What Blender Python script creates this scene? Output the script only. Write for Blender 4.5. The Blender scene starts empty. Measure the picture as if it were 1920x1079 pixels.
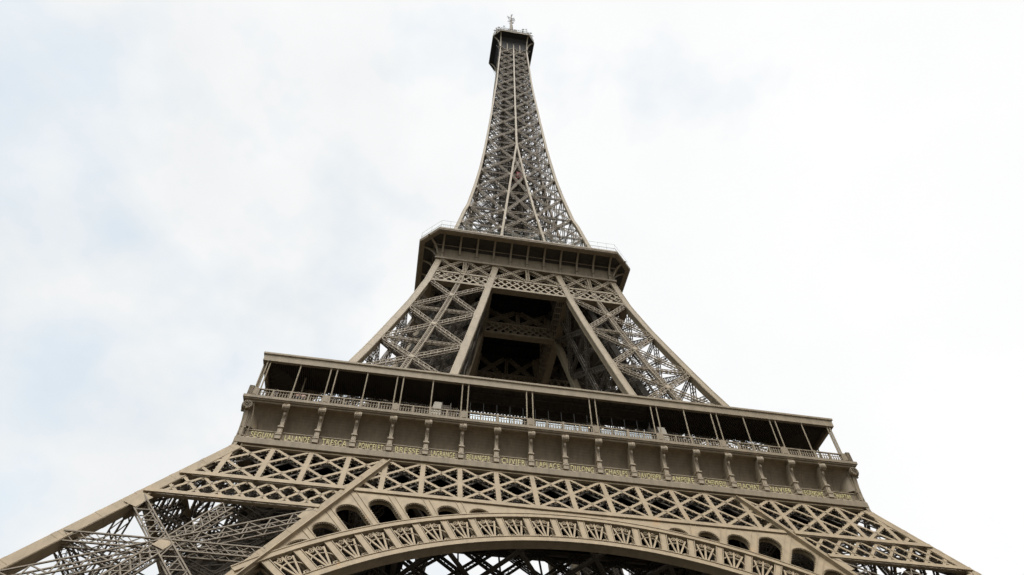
import bpy, math, random
import numpy as np
from mathutils import Vector, Matrix
random.seed(7); rng = np.random.default_rng(7)
S = bpy.context.scene; COL = S.collection
R_ = math.radians

# ------------------------------------------------------------------ camera
cam_d = bpy.data.cameras.new('camera'); cam = bpy.data.objects.new('camera', cam_d); COL.objects.link(cam)
yaw, pitch, roll = 0.170226, 0.904187, -0.00232
fw = Vector((math.sin(yaw)*math.cos(pitch), math.cos(yaw)*math.cos(pitch), math.sin(pitch)))
rt = Vector((math.cos(yaw), -math.sin(yaw), 0)); up = rt.cross(fw)
r2 = rt*math.cos(roll)+up*math.sin(roll); u2 = up*math.cos(roll)-rt*math.sin(roll)
M = Matrix((r2, u2, -fw)).transposed().to_4x4(); M.translation = Vector((-16.234, -94.833, 5.551))
cam.matrix_world = M
cam_d.sensor_width = 36; cam_d.lens = 36*1302.9/1920; cam_d.clip_start = .5; cam_d.clip_end = 6000
S.camera = cam

# ------------------------------------------------------------------ sky
SUN_EL, SUN_AZ = R_(63), R_(196)      # azimuth clockwise from +Y: behind the camera, a little left
W = bpy.data.worlds.new('World'); S.world = W; W.use_nodes = True
nt = W.node_tree; nt.nodes.clear(); N = nt.nodes.new; Lk = nt.links.new
out = N('ShaderNodeOutputWorld'); bg = N('ShaderNodeBackground'); bg.inputs['Strength'].default_value = 0.1
sky = N('ShaderNodeTexSky'); sky.sky_type = 'NISHITA'; sky.sun_disc = False
sky.sun_elevation = SUN_EL; sky.sun_rotation = SUN_AZ
tc = N('ShaderNodeTexCoord'); sep = N('ShaderNodeSeparateXYZ'); Lk(tc.outputs['Generated'], sep.inputs[0])
def wnoise(scale, detail, dist=0.0, off=0.0):
    mp = N('ShaderNodeMapping'); mp.inputs['Location'].default_value = (off, off*.6, off*.3); mp.inputs['Scale'].default_value = (1, 1, 1.25)
    Lk(tc.outputs['Generated'], mp.inputs[0])
    n = N('ShaderNodeTexNoise'); n.inputs['Scale'].default_value = scale; n.inputs['Detail'].default_value = detail
    n.inputs['Roughness'].default_value = .55; n.inputs['Distortion'].default_value = dist
    Lk(mp.outputs[0], n.inputs['Vector']); return n.outputs['Fac']
def wmath(op, a, b, c=None):
    m = N('ShaderNodeMath'); m.operation = op
    for i, v in enumerate((a, b, c)):
        if v is None: continue
        if isinstance(v, (int, float)): m.inputs[i].default_value = v
        else: Lk(v, m.inputs[i])
    return m.outputs[0]
def wramp(f, stops):
    r = N('ShaderNodeValToRGB'); cr = r.color_ramp
    while len(cr.elements) < len(stops): cr.elements.new(.5)
    for e, (p, c) in zip(cr.elements, stops): e.position = p; e.color = (*c, 1)
    Lk(f, r.inputs[0]); return r.outputs[0]
# bank = how thin and grey the cloud is: greyer towards the west (left), white to the right
west = wmath('MULTIPLY_ADD', sep.outputs['X'], -0.50, 0.40)
low = wmath('MULTIPLY_ADD', sep.outputs['Z'], -0.10, 0.10)
n1 = wnoise(2.6, 4, .1, 3.1); n2 = wnoise(7.0, 6, .1, 1.7)
t = wmath('ADD', wmath('ADD', west, low), wmath('MULTIPLY_ADD', n1, 0.55, -0.275))
t = wmath('ADD', t, wmath('MULTIPLY_ADD', n2, 0.50, -0.25))
cloud = wramp(t, [(0.0, (1.085, 1.085, 1.085)), (0.42, (1.025, 1.035, 1.04)), (.66, (.95, .968, .978)), (.98, (.865, .90, .93))])
cs = N('ShaderNodeVectorMath'); cs.operation = 'SCALE'; Lk(cloud, cs.inputs[0])
# glow added round the sun, unseen behind the camera, to light the tower
sdir = Vector((math.sin(SUN_AZ)*math.cos(SUN_EL), math.cos(SUN_AZ)*math.cos(SUN_EL), math.sin(SUN_EL)))
dot = N('ShaderNodeVectorMath'); dot.operation = 'DOT_PRODUCT'; Lk(tc.outputs['Generated'], dot.inputs[0]); dot.inputs[1].default_value = sdir
gl = N('ShaderNodeMapRange'); gl.interpolation_type = 'SMOOTHSTEP'; gl.inputs[1].default_value = .85; gl.inputs[2].default_value = .985; Lk(dot.outputs['Value'], gl.inputs[0]); glow = gl.outputs[0]
edge = N('ShaderNodeMapRange'); edge.inputs[1].default_value = 0.0; edge.inputs[2].default_value = .24; edge.inputs[3].default_value = .25; edge.inputs[4].default_value = 1.0
edge.interpolation_type = 'SMOOTHSTEP'; Lk(sep.outputs['Z'], edge.inputs[0])      # sky dimmed along the unseen horizon to cut low light on undersides
Lk(wmath('MULTIPLY', wmath('MULTIPLY_ADD', glow, 50.0, 9.3), edge.outputs[0]), cs.inputs['Scale'])
holes = wramp(wmath('ADD', wnoise(5.2, 4, .0, 8.3), wmath('MULTIPLY', west, .52)), [(0.0, (0, 0, 0)), (.74, (0, 0, 0)), (1.0, (.26, .27, .28))])
mx = N('ShaderNodeMix'); mx.data_type = 'RGBA'; Lk(holes, mx.inputs[0]); Lk(cs.outputs[0], mx.inputs[6]); blue = N('ShaderNodeVectorMath'); blue.operation = 'MULTIPLY'; blue.inputs[1].default_value = (2.8, 3.3, 2.7); Lk(sky.outputs[0], blue.inputs[0]); Lk(blue.outputs[0], mx.inputs[7])
Lk(mx.outputs[2], bg.inputs['Color']); Lk(bg.outputs[0], out.inputs[0])
sd = bpy.data.lights.new('sun', 'SUN'); sd.energy = 1.25; sd.angle = R_(28); sd.color = (1, .95, .86)
sun = bpy.data.objects.new('sun', sd); COL.objects.link(sun); sun.rotation_euler = (-sdir).to_track_quat('-Z', 'Y').to_euler()
S.view_settings.view_transform = 'Standard'; S.view_settings.look = 'None'; S.view_settings.exposure = 0.0; S.view_settings.gamma = 1
S.view_settings.use_curve_mapping = False

# ------------------------------------------------------------------ materials
def mat(name, col, rough=.6, var=.12, scale=.5, metal=0.0, rust=0.0, bump=0.0, streak=False, spec=.35):
    m = bpy.data.materials.new(name); m.use_nodes = True; t = m.node_tree; b = t.nodes['Principled BSDF']
    b.inputs['Roughness'].default_value = rough; b.inputs['Metallic'].default_value = metal
    b.inputs['Specular IOR Level'].default_value = spec
    geo = t.nodes.new('ShaderNodeNewGeometry')
    src = geo.outputs['Position']
    if streak:
        mp = t.nodes.new('ShaderNodeMapping'); mp.inputs['Scale'].default_value = (1, 1, .18); t.links.new(src, mp.inputs[0]); src = mp.outputs[0]
    n = t.nodes.new('ShaderNodeTexNoise'); n.inputs['Scale'].default_value = scale; n.inputs['Detail'].default_value = 8; n.inputs['Roughness'].default_value = .65
    t.links.new(src, n.inputs['Vector'])
    r = t.nodes.new('ShaderNodeValToRGB'); e = r.color_ramp.elements
    e[0].position = .3; e[0].color = (*[c*(1-var) for c in col], 1); e[1].position = .7; e[1].color = (*[min(1, c*(1+var)) for c in col], 1)
    t.links.new(n.outputs['Fac'], r.inputs[0]); c_out = r.outputs[0]
    if rust:
        n2 = t.nodes.new('ShaderNodeTexNoise'); n2.inputs['Scale'].default_value = .33; n2.inputs['Detail'].default_value = 10; n2.inputs['Roughness'].default_value = .72
        mp2 = t.nodes.new('ShaderNodeMapping'); mp2.inputs['Scale'].default_value = (1.6, 1.6, .5); mp2.inputs['Location'].default_value = (4.2, 1, 7)
        t.links.new(geo.outputs['Position'], mp2.inputs[0]); t.links.new(mp2.outputs[0], n2.inputs['Vector'])
        r2 = t.nodes.new('ShaderNodeValToRGB'); r2.color_ramp.elements[0].position = .60; r2.color_ramp.elements[1].position = .74
        r2.color_ramp.elements[1].color = (rust, rust, rust, 1)
        t.links.new(n2.outputs['Fac'], r2.inputs[0])
        mx = t.nodes.new('ShaderNodeMix'); mx.data_type = 'RGBA'; mx.inputs[7].default_value = (.42, .24, .10, 1)
        t.links.new(r2.outputs[0], mx.inputs[0]); t.links.new(c_out, mx.inputs[6]); c_out = mx.outputs[2]
    t.links.new(c_out, b.inputs['Base Color'])
    if bump:
        bp = t.nodes.new('ShaderNodeBump'); bp.inputs['Strength'].default_value = bump; bp.inputs['Distance'].default_value = .05
        t.links.new(n.outputs['Fac'], bp.inputs['Height']); t.links.new(bp.outputs[0], b.inputs['Normal'])
    return m
STEEL = mat('tower_brown_paint', (.28, .212, .130), .62, .20, 1.5, rust=.65, streak=True)
STEELF = mat('tower_brown_paint_frieze', (.255, .202, .136), .62, .20, 1.8, rust=.2, streak=True)
STEELC = mat('tower_brown_paint_consoles', (.33, .265, .185), .6, .15, 2.5, streak=True)
STEELU = mat('tower_brown_paint_high', (.28, .222, .147), .6, .18, 1.2, streak=True)
INNER = mat('tower_brown_shade_darkened', (.11, .09, .068), .75, .2, .7)  # tower brown darkened: shade inside the lattice put into the colour
DARK = mat('shade_dark_brown', (.018, .016, .013), .8, .2, 1.5)  # nearly black brown, carrying the shade of undersides in its colour
STEELB = mat('tower_brown_paint_braces', (.24, .19, .13), .65, .22, 1.5, streak=True)
STEELD = mat('tower_brown_paint_lower_braces', (.165, .13, .09), .65, .22, 1.5, streak=True)
SOFF = mat('shade_darkened_soffit', (.055, .047, .036), .8, .2, 1.5)  # same brown as the walls, with shade under the overhang put into it
GOLD = mat('gilded_letters', (.62, .54, .27), .45, .18, 4, metal=.1)
CREAM = mat('cream_kiosk_panel', (.40, .36, .29), .6, .08, 2)
GLASSD = mat('dark_glass', (.02, .025, .025), .12, .2, 1)
MESHM = mat('grey_green_wire', (.20, .225, .205), .6, .1, 2)
WHITEM = mat('pale_mast_paint', (.27, .26, .24), .5, .08, 2)
REDM = mat('red_lift_paint', (.50, .05, .04), .45, .1, 2)
GROUND = mat('esplanade_gravel', (.04, .036, .03), .95, .25, .8, bump=.3)
STONE = mat('pale_pedestal_stone', (.40, .36, .30), .9, .15, .6)

# ------------------------------------------------------------------ mesh helpers
BOXV = np.array([(sx, sy, sz) for sz in (0, 1) for (sx, sy) in ((-1, -1), (1, -1), (1, 1), (-1, 1))], float)
BOXF = np.array([(3, 2, 1, 0), (4, 5, 6, 7), (0, 1, 5, 4), (1, 2, 6, 5), (2, 3, 7, 6), (3, 0, 4, 7)])
class MB:
    def __init__(s): s.b = []; s.V = []; s.F = []; s.n = 0
    def bar(s, p, q, w, h=None, up=(0, 0, 1), w2=None, h2=None):
        h = w if h is None else h
        s.b.append((*p, *q, w, h, *up, w2 if w2 else w, h2 if h2 else h))
    def poly(s, verts, faces):
        s.V += [tuple(v) for v in verts]; s.F += [tuple(i+s.n for i in f) for f in faces]; s.n += len(verts)
    def box(s, x0, x1, y0, y1, z0, z1):
        s.bar(((x0+x1)/2, (y0+y1)/2, z0), ((x0+x1)/2, (y0+y1)/2, z1), x1-x0, y1-y0, up=(0, 1, 0))
    def prism(s, front, off):
        n = len(front); f = [Vector(v) for v in front]; o = Vector(off)
        s.poly(f+[v+o for v in f], [tuple(range(n)), tuple(range(2*n-1, n-1, -1))]+[(i, n+i, n+(i+1) % n, (i+1) % n) for i in range(n)])
    def tube(s, pts, r, k=8, cap=True):
        pts = [Vector(p) for p in pts]; rs = r if isinstance(r, (list, tuple)) else [r]*len(pts); V = []; F = []
        for i, p in enumerate(pts):
            d = (pts[min(i+1, len(pts)-1)]-pts[max(i-1, 0)]).normalized()
            a = d.cross(Vector((0, 0, 1)) if abs(d.z) < .9 else Vector((1, 0, 0))).normalized(); b = d.cross(a)
            V += [p+a*rs[i]*math.cos(2*math.pi*j/k)+b*rs[i]*math.sin(2*math.pi*j/k) for j in range(k)]
        for i in range(len(pts)-1):
            F += [(i*k+j, i*k+(j+1) % k, (i+1)*k+(j+1) % k, (i+1)*k+j) for j in range(k)]
        if cap: F += [tuple(range(k-1, -1, -1)), tuple(range((len(pts)-1)*k, len(pts)*k))]
        s.poly(V, F)
    def ribbon(s, pts, w, d, nrm):     # flat curved strip: width w in plane, depth d along nrm
        for a, b in zip(pts[:-1], pts[1:]):
            a = Vector(a); b = Vector(b); e = (b-a).normalized()*w*.25
            s.bar(a-e, b+e, w, d, up=nrm)
    def build(s, name, m, parent=None, loc=None, smooth=False, extra=None):
        if extra: s.b += extra[0]
        V = np.array(s.V, float).reshape(-1, 3); F = list(s.F); nb = len(s.b)
        if nb:
            B = np.array(s.b, float); p, q = B[:, 0:3], B[:, 3:6]; d = q-p; L = np.linalg.norm(d, axis=1, keepdims=True); L[L == 0] = 1e-6; d = d/L
            u = B[:, 8:11]; sdir_ = np.cross(d, u); l = np.linalg.norm(sdir_, axis=1, keepdims=True)
            bad = l[:, 0] < 1e-3
            sdir_[bad] = np.cross(d[bad], np.array([.3, 1, .1])); l = np.linalg.norm(sdir_, axis=1, keepdims=True); sdir_ /= l
            u = np.cross(sdir_, d)
            w0, h0, w1, h1 = B[:, 6], B[:, 7], B[:, 11], B[:, 12]
            VV = np.empty((nb, 8, 3))
            for i, (sx, sy, sz) in enumerate(BOXV):
                c = p if sz == 0 else q; w = w0 if sz == 0 else w1; h = h0 if sz == 0 else h1
                VV[:, i] = c+sdir_*(sx*w/2)[:, None]+u*(sy*h/2)[:, None]
            off = len(V); BV = VV.reshape(-1, 3)
            BF = (BOXF[None]+(np.arange(nb)*8)[:, None, None]+off).reshape(-1, 4)
            V = np.vstack([V, BV])
        else: BF = np.zeros((0, 4), int)
        me = bpy.data.meshes.new(name)
        nl = sum(len(f) for f in F)+BF.size
        me.vertices.add(len(V)); me.vertices.foreach_set('co', V.ravel())
        me.loops.add(nl); me.polygons.add(len(F)+len(BF))
        li = np.concatenate([np.array([i for f in F for i in f], dtype=np.int32), BF.ravel().astype(np.int32)])
        tot = np.concatenate([np.array([len(f) for f in F], dtype=np.int32), np.full(len(BF), 4, np.int32)])
        st = np.concatenate([[0], np.cumsum(tot)[:-1]]).astype(np.int32)
        me.loops.foreach_set('vertex_index', li); me.polygons.foreach_set('loop_start', st); me.polygons.foreach_set('loop_total', tot)
        me.polygons.foreach_set('use_smooth', [bool(smooth)]*len(tot))
        me.update(calc_edges=True); me.validate()
        me.materials.append(m)
        if extra and len(me.polygons) == len(tot):
            me.materials.append(extra[1]); k = len(extra[0])*6; me.polygons.foreach_set('material_index', [0]*(len(tot)-k)+[1]*k)
        o = bpy.data.objects.new(name, me); COL.objects.link(o)
        if parent: o.parent = parent
        if loc: o.location = loc
        return o
def V3(*a): return Vector(a)
def lat(mb, p, q, W_, H_, nrm, chord=.1, lace=.06, pitch=None, sides='wh'):
    """lattice box beam from p to q: W_ wide in the face, H_ deep along nrm; sides w = front/back laced, h = edges laced"""
    p = Vector(p); q = Vector(q); n = Vector(nrm).normalized(); d = (q-p); L = d.length; d.normalize()
    s = d.cross(n).normalized(); n = s.cross(d)
    c = [s*(W_/2*a)+n*(H_/2*b) for a, b in ((-1, -1), (1, -1), (1, 1), (-1, 1))]
    for k in c: mb.bar(p+k, q+k, chord, chord, up=n)
    pitch = pitch or W_*.9; m = max(2, int(round(L/pitch)))
    for i in range(m):
        a = p+d*(L*i/m); b = p+d*(L*(i+1)/m)
        if 'w' in sides:
            for c0, c1 in ((c[0], c[1]), (c[3], c[2])):
                if i % 2: c0, c1 = c1, c0
                mb.bar(a+c0, b+c1, lace, lace*.6, up=n)
        if 'x' in sides:
            for c0, c1 in ((c[0], c[1]), (c[3], c[2])):
                mb.bar(a+c0, b+c1, lace, lace*.5, up=n); mb.bar(a+c1, b+c0, lace, lace*.5, up=n)
        if 'h' in sides:
            for c0, c1 in ((c[0], c[3]), (c[1], c[2])):
                if i % 2: c0, c1 = c1, c0
                mb.bar(a+c0, b+c1, lace, lace*.6, up=s)
def pbeam(mb, p, q, w, D, nin, pitch=.6, t=.07, lace=.045):
    """plated girder member: solid front flange on mb, laced web and back flange on GW (nin = inward direction)"""
    p = Vector(p); q = Vector(q); n = Vector(nin).normalized(); d = q-p; L = d.length
    if L < .3: return
    d.normalize(); s = d.cross(n).normalized()
    mb.bar(p+n*t/2, q+n*t/2, w, t, up=n); GW.bar(p+n*D, q+n*D, w*.7, t, up=n)
    m = max(1, int(L/pitch))
    for e in (-1, 1):
        o = s*(e*(w/2-.05))
        GW.bar(p+o+n*.14, q+o+n*.14, .04, .10, up=n)
        for i in range(m):
            a = p+d*(L*i/m)+o; b = p+d*(L*(i+1)/m)+o
            if i % 2: a, b = b, a
            GW.bar(a+n*.15, b+n*(D-.05), lace, lace, up=s)
        for i in range(m):                       # lacing ends / bolts standing proud of the edge
            a = p+d*(L*(i+.5)/m)+s*(e*(w/2+.03))+n*.10
            mb.bar(a, a+s*(e*.10), .10, .10, up=n)
GW = MB()
def clip(p, q, poly):
    t0, t1 = 0., 1.; dx, dy = q[0]-p[0], q[1]-p[1]; n = len(poly)
    area = sum(poly[i][0]*poly[(i+1) % n][1]-poly[(i+1) % n][0]*poly[i][1] for i in range(n))
    if area < 0: poly = poly[::-1]
    for i in range(n):
        a, b = poly[i], poly[(i+1) % n]; ex, ey = b[0]-a[0], b[1]-a[1]
        num = ex*(p[1]-a[1])-ey*(p[0]-a[0]); den = ex*dy-ey*dx
        if abs(den) < 1e-9:
            if num < 0: return None
            continue
        t = -num/den
        if den > 0: t0 = max(t0, t)
        else: t1 = min(t1, t)
    if t0 >= t1-1e-4: return None
    return (p[0]+dx*t0, p[1]+dy*t0), (p[0]+dx*t1, p[1]+dy*t1)

# ------------------------------------------------------------------ tower outline
G = 3.85                                        # ground level
SL = .495; KK = math.sqrt(1+SL*SL)
def rl(z): return 34.75+(51-z)*SL                # half width of the legs below the first floor
def ril(z): return rl(z)-16.05                  # inner edge of the inner columns
UZ = [51, 57.6, 73, 82, 93.4, 102.4, 111, 116]; UR = [35, 32.4, 26.6, 24.07, 21, 18.85, 17.3, 16.5]
def ru(z): return float(np.interp(z, UZ, UR))
def riu(z): return 12.0-(z-73)*.171
SZ = [111, 116, 127, 136.7, 140, 151, 161.5, 171.8, 181.7, 191.5, 200.7, 210, 219, 227.3, 234.9, 252, 267, 277]
SR = [17.2, 16.3, 14.5, 13.05, 12.4, 11.1, 10.05, 9.3, 8.65, 8.12, 7.65, 7.2, 6.75, 6.35, 6.05, 5.6, 5.1, 4.9]
def rs(z): return float(np.interp(z, SZ, SR))
SP = 3.8318                                     # frieze bay
NIN = Vector((0, 1, -SL)).normalized()          # inward normal of the front face below floor one
def FL(x, z, d=0): return Vector((x, -rl(z), z))+NIN*d

TW = bpy.data.objects.new('lattice_tower', None); COL.objects.link(TW); TW.location = (0, 0, G)
TW['label'] = 'huge brown wrought iron lattice tower on four legs with a decorated arch'; TW['category'] = 'tower'
def place(o, k=0, parent=TW):
    o.parent = parent
    if parent is TW:
        o.location = (0, 0, -G); o.rotation_euler = (0, 0, k*math.pi/2)
    return o
def copies(o, ks=(1, 2, 3)):
    """rotated copies of a part and its sub-parts"""
    res = [o]
    for k in ks:
        c = o.copy(); COL.objects.link(c); c.parent = TW; c.location = (0, 0, -G); c.rotation_euler = (0, 0, k*math.pi/2)
        for ch in list(o.children):
            if ch.get('front_only'): continue
            g = ch.copy(); COL.objects.link(g); g.parent = c
        res.append(c)
    return res

# ------------------------------------------------------------------ legs
def column(mb, P, w, zs, lip=True):
    """box column through P(z) corner-centre points"""
    for a, b in zip(zs[:-1], zs[1:]):
        p, q = Vector(P(a)), Vector(P(b)); d = (q-p).normalized()
        mb.bar(p-d*.02, q+d*.02, w, w, up=(0, 1, 0))
def mirror(v): return Vector((v[1], v[0], v[2]))   # swap x and y: front face <-> left face of the corner leg
def leg(name, ro, ri, w, zs, beamW, centre, horiz_mid, mat_c, mat_b, cw=1.0, depth=.9):
    """one leg at the front-left corner. ro/ri outer and inner edge functions, zs = panel levels (high to low)"""
    b = MB(); parts = []
    zc = list(np.linspace(zs[0], zs[-1], 13))
    hw = w/2
    cols = {'oo': lambda z: (-(ro(z)-hw), -(ro(z)-hw), z), 'io': lambda z: (-(ri(z)+hw), -(ro(z)-hw), z),
            'oi': lambda z: (-(ro(z)-hw), -(ri(z)+hw), z), 'ii': lambda z: (-(ri(z)+hw), -(ri(z)+hw), z)}
    for k, P in cols.items():
        c = MB(); column(c, P, w, zc)
        # raised edge flanges and joint plates on the column faces
        sx = 1
        for z0, z1 in zip(zc[:-1], zc[1:]):
            for ex in (-1, 1):
                p = Vector(P(z0)); q = Vector(P(z1))
                for yy in (-1, 1):
                    c.bar(p+V3(ex*(hw-.05), yy*(hw+.02), 0), q+V3(ex*(hw-.05), yy*(hw+.02), 0), .12, .1, up=(0, 1, 0))
                    c.bar(p+V3(ex*(hw+.02), yy*(hw-.05), 0), q+V3(ex*(hw+.02), yy*(hw-.05), 0), .1, .12, up=(0, 1, 0))
        zz = zs[-1]
        while zz < zs[0]:
            p = Vector(P(zz)); q = Vector(P(zz+.35)); c.bar(p, q, w+.03, w+.03, up=(0, 1, 0)); zz += 3.1
        co_ = place(c.build(name+'_column', mat_c)); parts.append(co_)
        if horiz_mid:
            d_ = MB(); zz = zs[-1]+.6
            while zz < zs[1]-.5:
                for sx in (-1, 1):
                    for ax in (0, 1):
                        o = V3(sx*(hw+.006), .12, 0) if ax == 0 else V3(.12, sx*(hw+.006), 0)
                        d_.bar(Vector(P(zz))+o, Vector(P(zz+.85))+o, .02 if ax == 0 else .16, .16 if ax == 0 else .02, up=(0, 1, 0))
                zz += 1.25
            d_.build('column_slots', DARK, co_)
    faces = [(lambda z, t, e=e: Vector((-(ri(z)+hw+(ro(z)-ri(z)-w)*t), -(e(z)), z))) for e in
             (lambda z: ro(z)-.35, lambda z: ri(z)+.35)]
    b2 = MB(); gp = MB()
    for fi, f in enumerate(faces):
        b, bkeep = (b, b) if fi == 0 else (b2, b)
        for mir in (False, True):
            g = (lambda z, t, f=f: mirror(f(z, t))) if mir else f
            nrm = V3(1, 0, -.3) if mir else V3(0, 1, -.3)
            D = depth
            for j, (zt, zb) in enumerate(zip(zs[:-1], zs[1:])):
                if horiz_mid and j == 0 and fi == 0: continue
                a0, a1, b0, b1 = g(zt, 0), g(zt, 1), g(zb, 0), g(zb, 1)
                lat(b, a0, b1, beamW, D, nrm, .115, .10, beamW*.8, 'w'); lat(b, a1, b0, beamW, D, nrm, .115, .10, beamW*.8, 'w')
                # crossing point and gussets
                fx = (a0-a1).length/((a0-a1).length+(b0-b1).length); x = a0+(b1-a0)*fx
                n = nrm.normalized(); lg = (a0+a1-b0-b1).normalized(); sd_ = lg.cross(n).normalized()
                for off in (-D/2-.07, D/2+.07):
                    pm = gp if fi == 0 else b
                    pm.bar(x-lg*beamW*.5+n*off, x+lg*beamW*.5+n*off, beamW*.95, .06, up=n)
                    for e in (a0, a1, b0, b1):
                        e2 = e+(x-e).normalized()*beamW*.55
                        pm.bar(e2-lg*beamW*.8+n*off, e2+lg*beamW*.8+n*off, beamW*1.1, .05, up=n)
                if centre:
                    lat(b, g(zt, .5), g(zb, .5), beamW*.95, D*.9, nrm, .12, .09, beamW*.75, 'x')
                if horiz_mid:
                    zm = zt+(zb-zt)*fx
                    lat(b, g(zm, 0), g(zm, 1), beamW*.9, D, nrm, .12, .06, beamW, 'xh')
                lat(b, g(zb, 0), g(zb, 1), beamW*.7, D, nrm, .1, .06, beamW, 'xh')
    rb = MB()
    b = bkeep
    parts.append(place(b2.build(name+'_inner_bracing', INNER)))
    # diaphragms, inclined lift rails and stairs inside the leg
    for zt, zb in zip(zs[:-1], zs[1:]):
        for z in (zb, (zt+zb)/2):
            m_ = (ro(z)+ri(z))/2; o_ = ro(z)-w; i_ = ri(z)+w
            P = [V3(-o_, -o_, z), V3(-i_, -o_, z), V3(-i_, -i_, z), V3(-o_, -i_, z)]
            lat(rb, P[0], P[2], .6, .5, (0, 0, 1), .1, .06, .6, 'wh'); lat(rb, P[1], P[3], .6, .5, (0, 0, 1), .1, .06, .6, 'wh')
            for k in range(4):
                lat(rb, (P[k]+P[(k+1) % 4])/2, (P[(k+1) % 4]+P[(k+2) % 4])/2, .5, .5, (0, 0, 1), .09, .05, .6, 'wh')
    z0, z1 = zs[-1], zs[0]
    for dx in (-2.6, -1.3, 1.3, 2.6):
        for dy in (-1.2, 1.2):
            f = lambda z: V3(-((ro(z)+ri(z))/2)+dx, -((ro(z)+ri(z))/2)+dy, z)
            for a, bb in zip(zc[:-1], zc[1:]): rb.bar(f(a), f(bb), .28, .35)
    for dx, dy, ww in ((0, 0, 1.9), (-3.4, 1.0, .9), (3.2, 2.6, 1.1)):      # lift shaft screens and service ducts
        f = lambda z: V3(-((ro(z)+ri(z))/2)+dx, -((ro(z)+ri(z))/2)+dy, z)
        dm = MB()
        for a, bb in zip(zc[:-1], zc[1:]): dm.bar(f(a), f(bb), ww, ww*.8)
        parts.append(place(dm.build('service_duct', SOFF)))
    n = int((z1-z0)/1.3)
    for i in range(n):
        z = z0+(z1-z0)*i/n; z2 = z0+(z1-z0)*(i+1)/n; m1, m2 = -(ro(z)+ri(z))/2, -(ro(z2)+ri(z2))/2
        rb.bar(V3(m1-2.6, m1-1.2, z), V3(m2+2.6, m2-1.2, z2), .12); rb.bar(V3(m1+2.6, m1+1.2, z), V3(m2-2.6, m2+1.2, z2), .12)
        rb.bar(V3(m1-2.6, m1-1.2, z), V3(m1+2.6, m1-1.2, z), .12); rb.bar(V3(m1-2.6, m1+1.2, z), V3(m1+2.6, m1+1.2, z), .12)
        # zigzag stair flights with handrails
        s = 1 if i % 2 else -1; yo = 3.4
        rb.bar(V3(m1-1.4*s, m1+yo, z), V3(m2+1.4*s, m2+yo, z2), .8, .12); rb.bar(V3(m1-1.4*s, m1+yo-.4, z+1), V3(m2+1.4*s, m2+yo-.4, z2+1), .05)
        for u in range(4):
            x = -1.4*s+2.8*s*u/3; zz = z+(z2-z)*u/3; rb.bar(V3(m1+x, m1+yo-.4, zz), V3(m1+x, m1+yo-.4, zz+1), .04)
    parts.append(place(b.build(name+'_bracing', mat_b, extra=(gp.b, mat_c))))
    parts.append(place(rb.build(name+'_lift_track', INNER)))
    for o in parts: copies(o)
zl = [51.0, 41.0, 29.6, 17.2, G]
leg('lower_leg', rl, ril, 1.0, zl, 1.15, True, True, STEEL, STEELD, depth=.6)
zu = [111.3, 103.4, 92.4, 81.2, 70.3, 59.2]
leg('upper_leg', ru, riu, 1.05, zu, .72, True, False, STEELU, STEELB, depth=.4)

# ------------------------------------------------------------------ girder belt under the first floor gallery
g = MB()
zT, zB = 51.45, 45.45
midp = [(-ril(zT), zT), (ril(zT), zT), (ril(zB), zB), (-ril(zB), zB)]
def legp(s, zt, zb): return [(s*(ril(zt)+1.0), zt), (s*(rl(zt)-.9), zt), (s*(rl(zb)-.9), zb), (s*(ril(zb)+1.0), zb)]
def diag(mb, regs, z0, z1, pitch, span, w, D, xs, fn=FL, two=True):
    for x in xs:
        for sg in ((1, -1) if two else (1,)):
            for reg in regs:
                c_ = clip((x, z1), (x+sg*span, z0), reg)
                if c_: pbeam(mb, fn(*c_[0]), fn(*c_[1]), w, D, NIN)
xs = [SP*i for i in range(-13, 14)]
regs = [midp, legp(1, zT, zB), legp(-1, zT, zB)]
diag(g, regs, zB, zT, SP, 2*SP, .33, .6, xs)
for i in range(-9, 10):
    for reg in regs:
        c_ = clip((SP*i, zT), (SP*i, zB), reg)
        if c_: pbeam(g, FL(*c_[0], -.03), FL(*c_[1], -.03), .50, .66, NIN)
# chords
def chord(mb, x0, x1, z, hgt, D=.2, out=.1):
    a, b_ = FL(x0, z, -out), FL(x1, z, -out)
    mb.bar(a, b_, hgt, .14, up=NIN); mb.bar(FL(x0, z, D), FL(x1, z, D), hgt, .14, up=NIN)
    mb.bar(FL(x0, z-hgt*.45/KK, D/2), FL(x1, z-hgt*.45/KK, D/2), .05, D, up=NIN)
chord(g, -rl(51.3)+.6, rl(51.3)-.6, 51.4, .34, out=-.02)
for s in (-1, 1):
    for z, hh in ((45.25, .58), (41.95, .50)):
        x0, x1 = sorted((s*(ril(z)+.9), s*(rl(z)-.25))); chord(g, x0, x1, z, hh, out=.16)
chord(g, -ril(45.3), ril(45.3), 45.25, .55)
lp = [legp(1, 45.0, 42.15), legp(-1, 45.0, 42.15)]
diag(g, lp, 42.15, 45.0, 1.95, 2.7, .29, .6, [1.95*i for i in range(-21, 22)])
for sx in (-1, 1):
    for z0, z1 in ((50.9, 41), (41, 30)):
        g.bar(FL(sx*(ril(z0)+.06), z0, -.2), FL(sx*(ril(z1)+.06), z1, -.2), .1, .42, up=NIN)
        g.bar(FL(sx*(ril(z0)+.30), z0, -.03), FL(sx*(ril(z1)+.30), z1, -.03), .05, .08, up=NIN)
copies(place(GW.build('girder_web', INNER)))  # back flanges and lacing take the brown with shade in its colour
go = place(g.build('lattice_girder', STEEL)); copies(go)
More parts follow.
